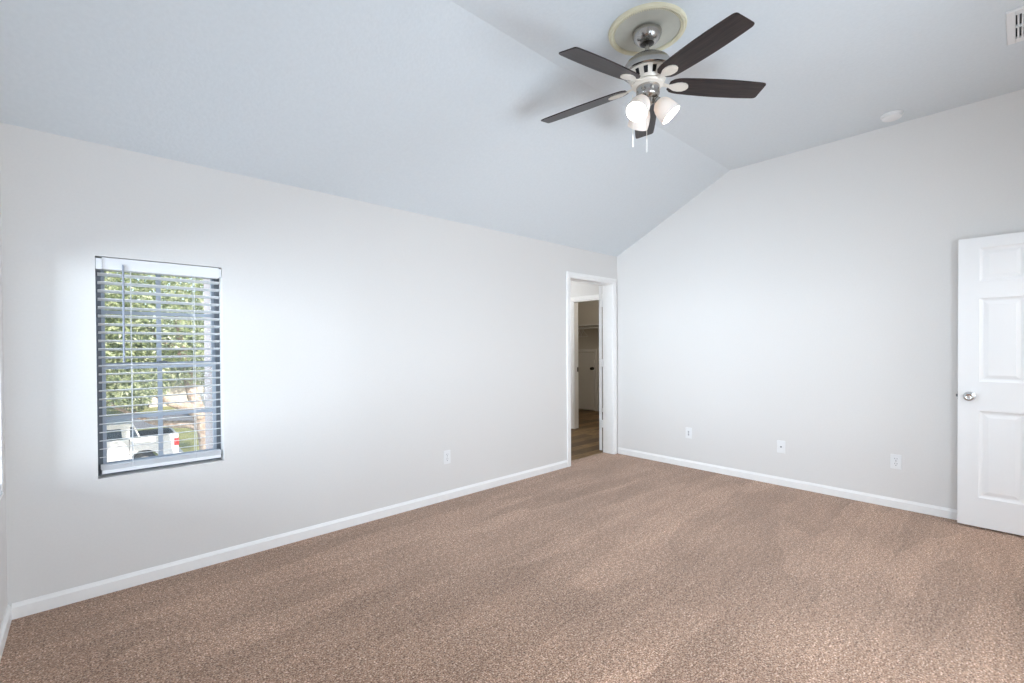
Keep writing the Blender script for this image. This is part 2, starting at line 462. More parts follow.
for x in (-4.547, -4.258):
    wb('ladder_cord', 'cord', [(x - 0.0012, 0.0125, 0.64, x + 0.0012, 0.0145, WZ1 - 0.06), (x - 0.0012, 0.0655, 0.64, x + 0.0012, 0.0675, WZ1 - 0.06)])
wd = MB().tube([(-4.580 - WX0, -0.002, 1.752 - WZ0), (-4.580 - WX0, -0.004, 1.740 - WZ0), (-4.581 - WX0, -0.006, 1.225 - WZ0)], [0.0035, 0.0045, 0.0052], 8).build('tilt_wand', 'wand', bl, smooth=True)

# outer wing of the house beside the window
struct(MB().box(-4.10, 0.146, -3.28, -3.5, 0.72, 3.4).build('wall_exterior_wing', 'siding'))

# ---------------------------------------------------------------- west window (window_2) at the picture's left edge
w2 = struct(empty('window_2', (XW, CY1, CZ0)))
def b2(name, m, boxes, parent=w2, bevel=0):
    b = MB()
    for x0, y0, z0, x1, y1, z1 in boxes:
        b.box(x0 - XW, y0 - CY1, z0 - CZ0, x1 - XW, y1 - CY1, z1 - CZ0)
    return b.build(name, m, parent, bevel=bevel)
xa, xb = XW - 0.135, XW - 0.085
ymid = (CY0 + CY1) / 2
b2('frame', 'trim', [(xa, CY0, CZ0, xb, CY0 + 0.03, CZ1), (xa, CY1 - 0.03, CZ0, xb, CY1, CZ1), (xa, CY0 + 0.03, CZ0, xb, CY1 - 0.03, CZ0 + 0.03),
                     (xa, CY0 + 0.03, CZ1 - 0.03, xb, CY1 - 0.03, CZ1), (xa, ymid - 0.03, CZ0 + 0.03, xb, ymid + 0.03, CZ1 - 0.03)])
b2('glass_pane', 'glass', [(xa + 0.02, CY0 + 0.03, CZ0 + 0.03, xa + 0.024, ymid - 0.03, CZ1 - 0.03), (xa + 0.02, ymid + 0.03, CZ0 + 0.03, xa + 0.024, CY1 - 0.03, CZ1 - 0.03)])
b2('window_sill', 'trim', [(XW - 0.084, CY0, CZ0 - 0.0, XW + 0.004, CY1, CZ0 + 0.012)], bevel=0.002)
bw = empty('window_blind', (XW, CY1, CZ0))
tag(bw, 'white horizontal slat blind at the very left edge of the room, beside the corner', 'window blind')
b2('headrail', 'slat', [(XW - 0.066, CY0 + 0.01, CZ1 - 0.066, XW - 0.006, CY1 - 0.008, CZ1 - 0.004)], bw, 0.002)
s = MB()
z = CZ1 - 0.092
while z > 0.75:
    mt = Matrix.Translation((-0.036, ymid - CY1, z - CZ0)) @ Matrix.Rotation(R(-4), 4, 'Y')
    hl = (CY1 - CY0) / 2 - 0.010
    s.box(-0.025, -hl, -0.0013, 0.025, hl, 0.0013, mt)
    z -= 0.0445
s.build('slats', 'slat', bw)
b2('bottom_rail', 'slat', [(XW - 0.062, CY0 + 0.012, 0.655, XW - 0.008, CY1 - 0.012, 0.690)], bw, 0.002)
for y in (CY1 - 0.15, ymid, CY0 + 0.15):
    b2('ladder_cord', 'cord', [(XW - 0.0095, y - 0.0012, 0.66, XW - 0.008, y + 0.0012, CZ1 - 0.06)], bw)
b2('cord_tassel', 'cord', [(XW - 0.004, CY1 - 0.06, 0.690, XW + 0.006, CY1 - 0.045, 0.735)], bw, 0.002)

# ---------------------------------------------------------------- south window (behind the camera), added for fill light, with a sun-blocking panel
w3 = struct(empty('added_window', (SX0, YS, SZ0)))
def b3(name, m, boxes):
    b = MB()
    for x0, y0, z0, x1, y1, z1 in boxes:
        b.box(x0 - SX0, y0 - YS, z0 - SZ0, x1 - SX0, y1 - YS, z1 - SZ0)
    return b.build(name, m, w3)
b3('frame', 'trim', [(SX0, YS - 0.13, SZ0, SX0 + 0.03, YS - 0.10, SZ1), (SX1 - 0.03, YS - 0.13, SZ0, SX1, YS - 0.10, SZ1),
                     (SX0 + 0.03, YS - 0.13, SZ0, SX1 - 0.03, YS - 0.10, SZ0 + 0.03), (SX0 + 0.03, YS - 0.13, SZ1 - 0.03, SX1 - 0.03, YS - 0.10, SZ1)])
b3('sun_block_panel', 'slat', [(SX0 + 0.005, YS - 0.085, SZ0 + 0.004, SX1 - 0.005, YS - 0.082, SZ1 - 0.004)])  # opaque panel, added to keep the sun out

# ---------------------------------------------------------------- panelled doors
def leaf_mesh(Wd, H, Th, cols, rows):
    """panel door: u = 0..Wd, v = 0..H, faces at w = 0 and w = Th; cols/rows are panel openings"""
    mb = MB()
    us = sorted({0, Wd, *[c for p in cols for c in p]}); vs_ = sorted({0, H, *[c for p in rows for c in p]})
    for side in (0, 1):
        P = lambda u, v, d: (u, d if side == 0 else Th - d, v)
        for i in range(len(us) - 1):
            for j in range(len(vs_) - 1):
                u0, u1, v0, v1 = us[i], us[i + 1], vs_[j], vs_[j + 1]
                if (u0, u1) in cols and (v0, v1) in rows:
                    rings = [(0, 0), (0.004, 0.004), (0.013, 0.0085), (0.022, 0.0095), (0.046, 0.0035)]
                    pts = []
                    for ins, d in rings:
                        pts += [P(u0 + ins, v0 + ins, d), P(u1 - ins, v0 + ins, d), P(u1 - ins, v1 - ins, d), P(u0 + ins, v1 - ins, d)]
                    fs = []
                    for k in range(len(rings) - 1):
                        for q in range(4):
                            fs.append((k * 4 + q, k * 4 + (q + 1) % 4, k * 4 + 4 + (q + 1) % 4, k * 4 + 4 + q))
                    n = (len(rings) - 1) * 4
                    fs.append((n, n + 1, n + 2, n + 3))
                    mb.add(pts, fs)
                else:
                    mb.add([P(u0, v0, 0), P(u1, v0, 0), P(u1, v1, 0), P(u0, v1, 0)], [(0, 1, 2, 3)])
    mb.add([(0, 0, 0), (0, Th, 0), (0, Th, H), (0, 0, H)], [(0, 1, 2, 3)])
    mb.add([(Wd, 0, 0), (Wd, Th, 0), (Wd, Th, H), (Wd, 0, H)], [(0, 1, 2, 3)])
    mb.add([(0, 0, 0), (Wd, 0, 0), (Wd, Th, 0), (0, Th, 0)], [(0, 1, 2, 3)])
    mb.add([(0, 0, H), (Wd, 0, H), (Wd, Th, H), (0, Th, H)], [(0, 1, 2, 3)])
    return mb
COLS = [(0.107, 0.327), (0.433, 0.653)]
ROWS = [(0.2065, 0.8165), (1.0215, 1.6045), (1.7215, 1.9555)]

def knob(parent, u, v, w, sgn, m='chrome', r=0.030):
    """round knob with rosette on a leaf face at w, pointing along sgn*w"""
    mt = Matrix.Translation((u, w, v)) @ Matrix.Rotation(R(90) * -sgn, 4, 'X')
    k = r / 0.030
    return MB().lathe([(0.0, 0.0), (0.032 * k, 0.0), (0.033 * k, 0.004), (0.030 * k, 0.008), (0.013 * k, 0.012), (0.011 * k, 0.030), (0.016 * k, 0.037), (0.026 * k, 0.043),
                       (0.031 * k, 0.052), (0.030 * k, 0.060), (0.024 * k, 0.066), (0.020 * k, 0.067), (0.016 * k, 0.0645), (0.006 * k, 0.0645), (0.004 * k, 0.067), (0.0, 0.067)], 28, mt).build('knob', m, parent, smooth=True)

# open white door folded against the east wall (door_2); leaf u runs toward the hinge (-y), visible face at x=-0.126
d2 = struct(empty('door_2', (-0.126, -2.9885, 0.015), (0, 0, R(-90) - R(0.8))))
lf = leaf_mesh(0.760, 2.0305, 0.035, COLS, ROWS)
# leaf local: u -> x, w -> y (rotated so x -> -y, y -> +x)
dl = lf.build('door_leaf', 'door', d2)
knob(d2, 0.060, 0.916, 0.0, -1)
knob(d2, 0.060, 0.916, 0.035, 1)
MB().box(-0.0015, 0.006, 0.889, 0.0, 0.029, 0.945).box(-0.011, 0.011, 0.908, -0.0015, 0.024, 0.926).build('latch', 'slot', d2)
for v in (0.2, 1.0, 1.8):
    MB().tube([(0.766, 0.038, v), (0.766, 0.038, v + 0.09)], 0.006, 10).build('hinge', 'nickel', d2, smooth=True)

# doorway in the north wall (door_1): casing, jamb, hinges, leaf swung into the hall
d1 = struct(empty('door_1', (DX0, 0, 0)))
J = 0.018
def b1(name, m, boxes, bevel=0, parent=d1):
    b = MB()
    for x0, y0, z0, x1, y1, z1 in boxes: b.box(x0 - DX0, y0, z0, x1 - DX0, y1, z1)
    return b.build(name, m, parent, bevel=bevel)
b1('jamb', 'trim', [(DX0 - J, -0.001, 0, DX0, T, DZ + J), (DX1, -0.001, 0, DX1 + J, T, DZ + J), (DX0, -0.001, DZ, DX1, T, DZ + J),
                    (DX0, 0.086, 0, DX0 + 0.010, 0.110, DZ), (DX0 + 0.010, 0.086, DZ - 0.010, DX1, 0.110, DZ)], 0.0015)
cs = MB()
CW = 0.058
prof = [(0.0, 0.009), (0.008, 0.012), (0.020, 0.012), (0.026, 0.0155), (0.050, 0.0175), (CW, 0.016)]   # (distance outwards, thickness)
def casing(mb, x0, x1, ztop, yface, sgn):
    """mitred casing swept around an opening x0..x1, ztop on a wall face"""
    path = lambda d: [(x0 - d, 0.0), (x0 - d, ztop + d), (x1 + d, ztop + d), (x1 + d, 0.0)]
    pr = [(0.004, 0.0)] + [(0.004 + d, t) for d, t in prof] + [(0.004 + CW, 0.0)]
    vs, fs, n = [], [], len(pr)
    for k in range(4):
        for d, t in pr:
            x, z = path(d)[k]
            vs.append((x, yface + sgn * t, z))
    for k in range(3):
        fs += [(k * n + i, k * n + i + 1, (k + 1) * n + i + 1, (k + 1) * n + i) for i in range(n - 1)]
    fs += [tuple(range(n)), tuple(3 * n + i for i in range(n))]
    mb.add(vs, fs)
casing(cs, 0, DX1 - DX0, DZ, -0.0005, -1)
cs.build('casing', 'trim', d1)
# leaf: hinge edge seen edge-on at the back of the right jamb
H1 = R(36.6)
d1l = leaf_mesh(0.760, 2.024, 0.035, COLS, ROWS).build('door_leaf', 'door', d1)
d1l.location = (-0.060 - DX0, 0.177, 0.014)
d1l.rotation_euler = (0, 0, H1)
for zc_ in (1.824, 1.092, 0.348):
    b = MB()
    b.box(-0.003, 0.138, zc_ - 0.045, 0.0005, 0.150, zc_ + 0.045)
    b.box(-0.001, 0.148, zc_ - 0.045, 0.030, 0.182, zc_ + 0.045)
    b.build('hinge', 'plastic', d1, loc=(DX1 - DX0 - 0.006, 0, 0))

# ---------------------------------------------------------------- hall and closet seen through the doorway
struct(MB().box(-1.22, T - 0.008, -0.12, 2.87, 3.12, -0.006).build('floor_hall', 'plank'))
hx, hy0, hy1, hz = 0.90, 0.62, 1.430, 2.005
struct(MB().box(hx, T, 0, hx + 0.1, hy0, 2.44).box(hx, hy1, 0, hx + 0.1, 3.0, 2.44).box(hx, hy0, hz, hx + 0.1, hy1, 2.44).build('wall_hall_east', 'wall'))
struct(MB().box(0.12, T - 0.1, -0.12, hx + 0.1, T, 2.44).build('wall_hall_south', 'wall'))
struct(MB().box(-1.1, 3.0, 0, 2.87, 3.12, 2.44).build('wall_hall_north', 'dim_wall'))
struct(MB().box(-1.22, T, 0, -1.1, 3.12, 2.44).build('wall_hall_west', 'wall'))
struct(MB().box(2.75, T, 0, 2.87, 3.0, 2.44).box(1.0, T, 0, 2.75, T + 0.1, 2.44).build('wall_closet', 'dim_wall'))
struct(MB().box(-1.22, T, 2.44, 2.87, 3.12, 2.54).build('ceiling_hall', 'ceiling'))
b = MB()
casing(b, 0, hy1 - hy0, hz, 0, -1)
tr1 = struct(b.build('trim_1', 'trim', None))
tr1.matrix_world = Matrix(((0, 1, 0, hx), (1, 0, 0, hy0), (0, 0, 1, 0), (0, 0, 0, 1)))
b = MB().box(hx - 0.001, hy1 - 0.014, 0, hx + 0.101, hy1 + 0.001, hz).box(hx - 0.001, hy0, hz - 0.014, hx + 0.101, hy1 - 0.014, hz).box(hx - 0.001, hy0 - 0.001, 0, hx + 0.101, hy0 + 0.014, hz - 0.014)
o = struct(b.build('trim_2', 'trim'))
MB().box(hx + 0.070, hy1 - 0.016, 0.895, hx + 0.098, hy1 - 0.0135, 0.965).build('strike_plate', 'bronze', o)
struct(MB().prism([(2.75 - u, v) for u, v in base_prof()], 'y', T + 0.1, 2.31).build('baseboard_closet', 'trim'))
# low access door in the closet's back wall (door_3)
d3 = struct(empty('door_3', (2.75, 2.36, 0)))
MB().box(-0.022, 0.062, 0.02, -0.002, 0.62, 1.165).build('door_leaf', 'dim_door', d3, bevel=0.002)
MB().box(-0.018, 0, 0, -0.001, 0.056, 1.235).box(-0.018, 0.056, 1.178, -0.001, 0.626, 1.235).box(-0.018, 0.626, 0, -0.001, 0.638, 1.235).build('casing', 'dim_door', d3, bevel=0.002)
mt = Matrix.Translation((-0.022, 0.098, 0.85)) @ Matrix.Rotation(R(-90), 4, 'Y')
MB().lathe([(0, 0), (0.031, 0), (0.031, 0.006), (0.012, 0.012), (0.011, 0.03), (0.026, 0.04), (0.031, 0.052), (0.026, 0.063), (0, 0.067)], 24, mt).build('knob', 'bronze', d3, smooth=True)
# shelf, rod and hangers
sh = empty('closet_shelf', (2.75, 1.9, 1.70))
tag(sh, 'white closet shelf board above the low closet door', 'shelf')
MB().box(-0.30, -1.55, 0.0, -0.001, 1.095, 0.018).build('board', 'dim_door', sh)
MB().box(-0.018, -1.55, -0.055, -0.001, 1.095, -0.001).build('cleat', 'dim_door', sh)
rd = empty('closet_rod', (2.49, 1.9, 1.65))
tag(rd, 'white hanging rod just below the closet shelf, holding hangers', 'closet rod')
MB().tube([(0, -1.55, 0), (0, 1.095, 0)], 0.014, 12).build('rod', 'dim_door', rd, smooth=True)
def hanger(y, rz, label):
    o = empty('wire_hanger', (2.49, y, 1.65), (0, 0, rz))
    tag(o, label, 'hanger', 'hangers on the closet rod')
    hook = [(0.0, 0.0165 * math.cos(t), 0.0165 * math.sin(t)) for t in [R(q) for q in range(-30, 200, 23)]]
    MB().tube([(0, 0, -0.055), (0, 0.012, -0.03)] + hook[:], 0.0022, 6).build('hook', 'cord', o, smooth=True)
    MB().tube([(0, 0, -0.055), (0.20, 0, -0.15), (0.205, 0, -0.165), (-0.205, 0, -0.165), (-0.20, 0, -0.15), (0, 0, -0.055)], 0.0022, 6).build('wire', 'cord', o, smooth=True)
hanger(2.60, R(52), 'white wire hanger on the closet rod, farther from the door edge')
hanger(2.50, R(60), 'white wire hanger on the closet rod, nearest the door edge')

# ---------------------------------------------------------------- ceiling fan
mount = Vector((-2.4375, -1.8857, FLAT))
md = empty('ceiling_medallion', mount)
tag(md, 'cream round ceiling medallion with beaded rim behind the fan', 'ceiling medallion')
MB().lathe([(0.178, 0.0), (0.180, -0.011), (0.186, -0.017), (0.194, -0.019), (0.199, -0.015), (0.203, -0.016), (0.207, -0.010), (0.208, 0.0)], 96, caps=False).build('rim', 'cream', md, smooth=True)
MB().lathe([(0.0, -0.004), (0.10, -0.004), (0.179, -0.008), (0.179, 0.0)], 96, caps=False).build('disc', 'cream_in', md, smooth=True)
b = MB()
for k in range(96):
    an = 2 * PI * k / 96
    b.lathe([(0.0, -0.0055), (0.0035, -0.004), (0.0045, 0.0), (0.0035, 0.004), (0, 0.0055)], 6, Matrix.Translation((0.179 * math.cos(an), 0.179 * math.sin(an), -0.012)))
b.build('beading', 'cream', md, smooth=True)

axis = Vector((-0.0548, -0.0172, 1)).normalized()
ex = Vector((1, 0, 0.0548)).normalized()
ey = axis.cross(ex)
fan = empty('ceiling_fan', mount - 0.009 * axis)
fan.matrix_world = Matrix(((ex.x, ey.x, axis.x, mount.x), (ex.y, ey.y, axis.y, mount.y), (ex.z, ey.z, axis.z, mount.z - 0.009), (0, 0, 0, 1)))
tag(fan, 'five-blade brushed nickel ceiling fan with dark blades and three lit glass shades', 'ceiling fan')
D = 0.009     # local z = -(t - D)
def Z(t): return -(t - D)
MB().lathe([(0.0, Z(0.012)), (0.0775, Z(0.012)), (0.079, Z(0.018)), (0.0775, Z(0.030)), (0.070, Z(0.050)), (0.055, Z(0.066)), (0.040, Z(0.074)), (0.036, Z(0.0735)), (0.032, Z(0.060)), (0.0, Z(0.055))], 48).build('canopy', 'nickel', fan, smooth=True)
MB().lathe([(0.0, Z(0.0585)), (0.0315, Z(0.0605)), (0.0350, Z(0.0725)), (0.026, Z(0.078)), (0.013, Z(0.080)), (0.0, Z(0.080))], 32).build('hanger_ball', 'bronze', fan, smooth=True)
MB().lathe([(0.0, Z(0.07)), (0.0125, Z(0.07)), (0.0125, Z(0.130)), (0, Z(0.130))], 20).build('downrod', 'nickel', fan, smooth=True)
MB().lathe([(0.0, Z(0.128)), (0.022, Z(0.128)), (0.030, Z(0.134)), (0.058, Z(0.141)), (0.090, Z(0.154)), (0.114, Z(0.173)), (0.129, Z(0.197)), (0.134, Z(0.216)), (0.134, Z(0.228)), (0.128, Z(0.233)), (0.116, Z(0.233)), (0.0, Z(0.233))], 56).build('motor_housing', 'nickel', fan, smooth=True)
MB().lathe([(0.0, Z(0.2335)), (0.103, Z(0.2335)), (0.078, Z(0.284)), (0.0, Z(0.284))], 40).build('motor_core', 'dark', fan, smooth=True)
vb = MB()
NV = 14
for k in range(NV):
    a0_, a1_ = 2 * PI * (k + 0.24) / NV, 2 * PI * (k + 0.76) / NV
    vs = []
    for an in (a0_, a1_):
        for rr, t in ((0.114, 0.2335), (0.090, 0.284)):
            for off in (0, -0.006):
                vs.append(((rr + off) * math.cos(an), (rr + off) * math.sin(an), Z(t)))
    vb.add(vs, [(0, 2, 6, 4), (1, 5, 7, 3), (0, 1, 3, 2), (4, 6, 7, 5), (0, 4, 5, 1), (2, 3, 7, 6)])
vb.lathe([(0.108, Z(0.233)), (0.117, Z(0.233)), (0.1145, Z(0.240)), (0.107, Z(0.240))], 48, caps=False)
vb.lathe([(0.086, Z(0.274)), (0.097, Z(0.272)), (0.091, Z(0.286)), (0.082, Z(0.286))], 48, caps=False)
vb.build('vent_ring', 'lit_nickel', fan, smooth=False)
MB().lathe([(0.0, Z(0.284)), (0.080, Z(0.285)), (0.086, Z(0.291)), (0.083, Z(0.300)), (0.074, Z(0.305)), (0.0, Z(0.306))], 48).build('flywheel', 'lit_nickel', fan, smooth=True)
MB().lathe([(0.0, Z(0.305)), (0.061, Z(0.305)), (0.063, Z(0.309)), (0.063, Z(0.350)), (0.056, Z(0.362)), (0.032, Z(0.372)), (0.030, Z(0.392)), (0.018, Z(0.404)), (0.0, Z(0.406))], 40).build('switch_housing', 'nickel', fan, smooth=True)

# blades
PH = 4.3466
droop = (0.3272 - 0.2990) / (0.651 - 0.155)
def blade_mesh():
    mb = MB()
    # outline in local x (radial) and y (width)
    L0, L1 = 0.118, 0.652
    n = 26
    top, bot = [], []
    def half(u):   # u 0..1
        root = min(1.0, math.sqrt(max(0, 1 - ((0.13 - u) / 0.13) ** 2))) if u < 0.13 else 1.0
        body = 0.0555 + 0.0125 * math.sin(PI * min(1, max(0, (u - 0.02) / 1.1)))
        tipc = math.sqrt(max(0, 1 - ((u - 0.955) / 0.045) ** 2)) if u > 0.955 else 1.0
        return max(0.004, body * (0.55 + 0.45 * root) * (0.80 + 0.20 * tipc))
    us = [i / n for i in range(n + 1)] + [0.965, 0.975, 0.985, 0.993]
    us = sorted(set(us))
    for u in us:
        x = L0 + (L1 - L0) * u
        top.append((x, half(u))); bot.append((x, -half(u)))
    poly = top + bot[::-1]
    return poly
poly = blade_mesh()
iron = [(0.070, 0.013), (0.100, 0.010), (0.120, 0.011), (0.137, 0.019), (0.155, 0.029), (0.180, 0.033), (0.205, 0.030), (0.222, 0.018), (0.228, 0.006)]
iron = iron + [(x, -y) for x, y in iron[::-1]]
def pr(mb, poly, z0, z1, fz):
    n = len(poly)
    vs = [(x, y, z0 + fz(x)) for x, y in poly] + [(x, y, z1 + fz(x)) for x, y in poly]
    return mb.add(vs, [tuple(range(n)), tuple(range(2 * n - 1, n - 1, -1))] + [(i, i + n, (i + 1) % n + n, (i + 1) % n) for i in range(n)])
pitch = 0.205
bl0 = br0 = None
for k in range(5):
    if bl0 is None:
        bl0 = pr(MB(), poly, -0.003, 0.003, lambda x: 0).build('blade', 'blade', fan, bevel=0.0012)
        br0 = pr(MB(), iron, -0.0085, -0.0032, lambda x: 0.0 if x > 0.135 else 0.010 * (0.135 - x) / 0.065)
        for sx, sy in ((0.165, 0.016), (0.165, -0.016), (0.208, 0.0)):
            br0.lathe([(0, -0.0105), (0.004, -0.0100), (0.005, -0.0085), (0, -0.0080)], 10, Matrix.Translation((sx, sy, 0)))
        br0 = br0.build('blade_bracket', 'lit_nickel', bl0, smooth=True)
        o = bl0
    else:
        o = bl0.copy(); S.collection.objects.link(o); o.parent = fan
        q = br0.copy(); S.collection.objects.link(q); q.parent = o
    an = PH + k * 2 * PI / 5
    # z at radius 0 so the droop line passes the measured heights
    o.matrix_local = Matrix.Translation((0, 0, Z(0.299 - droop * 0.155))) @ Matrix.Rotation(an, 4, 'Z') @ Matrix.Rotation(math.atan(droop), 4, 'Y') @ Matrix.Rotation(-pitch, 4, 'X')
# glass shades with bulbs
sh_prof = [(0.021, 0.0), (0.030, 0.004), (0.044, 0.018), (0.053, 0.040), (0.0575, 0.065), (0.059, 0.090), (0.0585, 0.108), (0.0565, 0.108), (0.0568, 0.090), (0.0552, 0.065), (0.0508, 0.041), (0.042, 0.020), (0.029, 0.0065), (0.021, 0.003)]
for an in (R(181), R(-59), R(61)):
    e = Vector((math.cos(an), math.sin(an), 0))
    d = (e * math.sin(R(40)) + Vector((0, 0, -math.cos(R(40))))).normalized()
    neck = Vector((0, 0, Z(0.392))) + e * 0.052
    rot = d.to_track_quat('Z', 'Y').to_matrix().to_4x4()
    mt = Matrix.Translation(neck) @ rot
    sh_ = MB().lathe(sh_prof, 40, mt, caps=False).build('light_shade', 'frost', fan, smooth=True)
    MB().lathe([(0, -0.022), (0.018, -0.020), (0.023, -0.008), (0.0235, 0.004), (0, 0.004)], 24, mt).tube([Vector((0, 0, Z(0.365))) + e * 0.026, Vector((0, 0, Z(0.372))) + e * 0.040, neck - d * 0.015], 0.010, 10).build('shade_fitter', 'nickel', fan, smooth=True)
    MB().lathe([(0, 0.012), (0.012, 0.014), (0.016, 0.030), (0.027, 0.052), (0.030, 0.066), (0.027, 0.080), (0.016, 0.091), (0, 0.095)], 24, mt).build('bulb', 'bulb', sh_, smooth=True)
# pull chains hang plumb
fi = fan.matrix_world.inverted()
for (x, y), zb in ((( -2.464, -1.812), 2.412), ((-2.432, -1.880), 2.372)):
    b = MB()
    p0, p1, p2 = (fi @ Vector((x, y, zz)) for zz in (2.705, zb + 0.075, zb))
    b.tube([p0, p1], 0.0016, 6)
    ch = b.build('pull_chain', 'lit_nickel', fan, smooth=True)
    MB().tube([p1, p1.lerp(p2, 0.15), p1.lerp(p2, 0.9), p2], [0.0025, 0.0042, 0.0042, 0.002], 10).build('pull_fob', 'plastic', ch, smooth=True)

# ---------------------------------------------------------------- vent, smoke detector, wall plates
vt = empty('air_vent', (-0.973, -3.325, FLAT))
tag(vt, 'white slotted air vent in the flat ceiling at the right edge', 'air vent')
hx_, hy_ = 0.190, 0.098
b = MB()
for x0, y0, x1, y1 in ((-hx_, -hy_, hx_, -hy_ + 0.034), (-hx_, hy_ - 0.034, hx_, hy_), (-hx_, -hy_ + 0.034, -hx_ + 0.050, hy_ - 0.034), (hx_ - 0.050, -hy_ + 0.034, hx_, hy_ - 0.034), (-0.007, -hy_ + 0.034, 0.007, hy_ - 0.034)):
    b.box(x0, y0, -0.014, x1, y1, 0)
b.build('frame', 'plastic', vt, bevel=0.003)
b = MB()
y = -hy_ + 0.042
while y < hy_ - 0.036:
    for x0, x1 in ((-hx_ + 0.051, -0.008), (0.008, hx_ - 0.051)):
        b.box(x0, -0.0032, -0.006, x1, 0.0032, 0.006, Matrix.Translation((0, y, -0.008)) @ Matrix.Rotation(R(14), 4, 'X'))
    y += 0.0155
b.build('louvres', 'plastic', vt)
MB().box(-hx_ + 0.05, -hy_ + 0.035, -0.0012, hx_ - 0.05, hy_ - 0.035, -0.0004).build('duct_shade', 'dark', vt)  # dark sheet stands in for the shade inside the duct

sd = empty('smoke_detector', (-0.222, -2.627, FLAT))
tag(sd, 'white round smoke detector on the ceiling near the right wall', 'smoke detector')
MB().lathe([(0.0, 0.0), (0.068, 0.0), (0.069, -0.010), (0.066, -0.013), (0.0, -0.013)], 40).build('base', 'plastic', sd, smooth=True)
MB().lathe([(0.0, -0.013), (0.061, -0.0135), (0.060, -0.026), (0.052, -0.033), (0.030, -0.037), (0.0, -0.038)], 40).build('cover', 'plastic', sd, smooth=True)
def plate(name, loc, rotz, label, cat, kind):
    """wall plate: local x across the wall, y out of the wall, z up"""
    o = empty(name, loc, (0, 0, rotz))
    tag(o, label, cat)
    MB().prism([(-0.035, -0.0575), (0.035, -0.0575), (0.035, 0.0575), (-0.035, 0.0575)], 'y', 0.0, 0.0055).build('cover_plate', 'plastic', o, bevel=0.0025)
    if kind == 'duplex':
        for zc2 in (0.020, -0.020):
            r = MB().lathe([(0, 0.0055), (0.0168, 0.0055), (0.0166, 0.0072), (0, 0.0072)], 24, Matrix.Translation((0, 0, zc2)) @ Matrix.Rotation(R(-90), 4, 'X')).build('socket', 'plastic', o, smooth=True)
            MB().box(-0.0085, 0.0072, zc2 + 0.001, -0.0055, 0.0076, zc2 + 0.010).box(0.0055, 0.0072, zc2 + 0.002, 0.0085, 0.0076, zc2 + 0.010).lathe([(0, 0.0072), (0.0032, 0.0072), (0.0032, 0.0076), (0, 0.0076)], 12, Matrix.Translation((0, 0, zc2 - 0.008)) @ Matrix.Rotation(R(-90), 4, 'X')).build('slots', 'slot', r)
        MB().lathe([(0, 0.0055), (0.003, 0.0055), (0.0025, 0.007), (0, 0.0072)], 12, Matrix.Rotation(R(-90), 4, 'X')).build('screw', 'nickel', o, smooth=True)
    elif kind == 'coax':
        MB().lathe([(0, 0.0055), (0.0075, 0.0055), (0.0070, 0.009), (0.0048, 0.009), (0.0048, 0.017), (0.0, 0.017)], 20, Matrix.Rotation(R(-90), 4, 'X')).build('coax_connector', 'slot', o, smooth=True)
        for zz in (0.042, -0.042):
            MB().lathe([(0, 0.0055), (0.003, 0.0055), (0.0025, 0.007), (0, 0.0072)], 12, Matrix.Translation((0, 0, zz)) @ Matrix.Rotation(R(-90), 4, 'X')).build('screw', 'plastic', o, smooth=True)
    else:
        MB().box(-0.0165, 0.0055, -0.033, 0.0165, 0.0068, 0.033).build('insert', 'plastic', o, bevel=0.001)
        MB().box(-0.0075, 0.0068, -0.026, 0.0075, 0.0071, -0.004).box(-0.0075, 0.0068, 0.002, 0.0075, 0.0071, 0.022).build('jack_openings', 'pale_slot', o)
    return o
plate('wall_outlet', (-2.485, 0, 0.363), R(180), 'white duplex electrical outlet low on the left wall', 'outlet', 'duplex')
plate('wall_outlet', (0, -2.628, 0.368), R(90), 'white duplex electrical outlet low on the right wall, nearest the open door', 'outlet', 'duplex')
plate('cable_jack_plate', (0, -1.802, 0.358), R(90), 'white cable jack plate with one round pin, middle of the right wall', 'wall plate', 'coax')
plate('phone_jack_plate', (0, -0.908, 0.366), R(90), 'white jack plate with slotted insert on the right wall nearest the corner', 'wall plate', 'jack')

# ---------------------------------------------------------------- outdoors
G = -3.28
struct(MB().box(-60, 1.5, G - 0.2, 60, 90, G).build('lawn', 'grass'))
struct(MB().box(-40, 14.8, G, 40, 21.2, G + 0.02).build('driveway', 'concrete'))
struct(MB().box(-40, 30.5, G, 40, 37.0, G + 0.02).build('street', 'asphalt'))

def wheel(parent, x, y, z, r, sgn):
    t = MB().lathe([(r * 0.62, -0.11), (r * 0.93, -0.11), (r, -0.08), (r, 0.08), (r * 0.93, 0.11), (r * 0.62, 0.11)], 32, Matrix.Rotation(R(90), 4, 'X'), caps=False).build('tyre', 'tyre', parent, smooth=True, loc=(x, y, z))
    m_ = MB().lathe([(0, -0.07), (r * 0.62, -0.07), (r * 0.64, -0.10), (r * 0.64, 0.10), (r * 0.62, 0.07), (0, 0.07)], 32, Matrix.Rotation(R(90), 4, 'X'))
    for k in range(6):
        m_.box(0.04, -0.10, -0.03, r * 0.6, -0.07, 0.03, Matrix.Rotation(2 * PI * k / 6, 4, 'Y'))
    m_.build('rim', 'rim', t, smooth=False)

def arc(cx, cz, r, a0, a1, n=10):
    return [(cx + r * math.cos(R(a0 + (a1 - a0) * i / n)), cz + r * math.sin(R(a0 + (a1 - a0) * i / n))) for i in range(n + 1)]
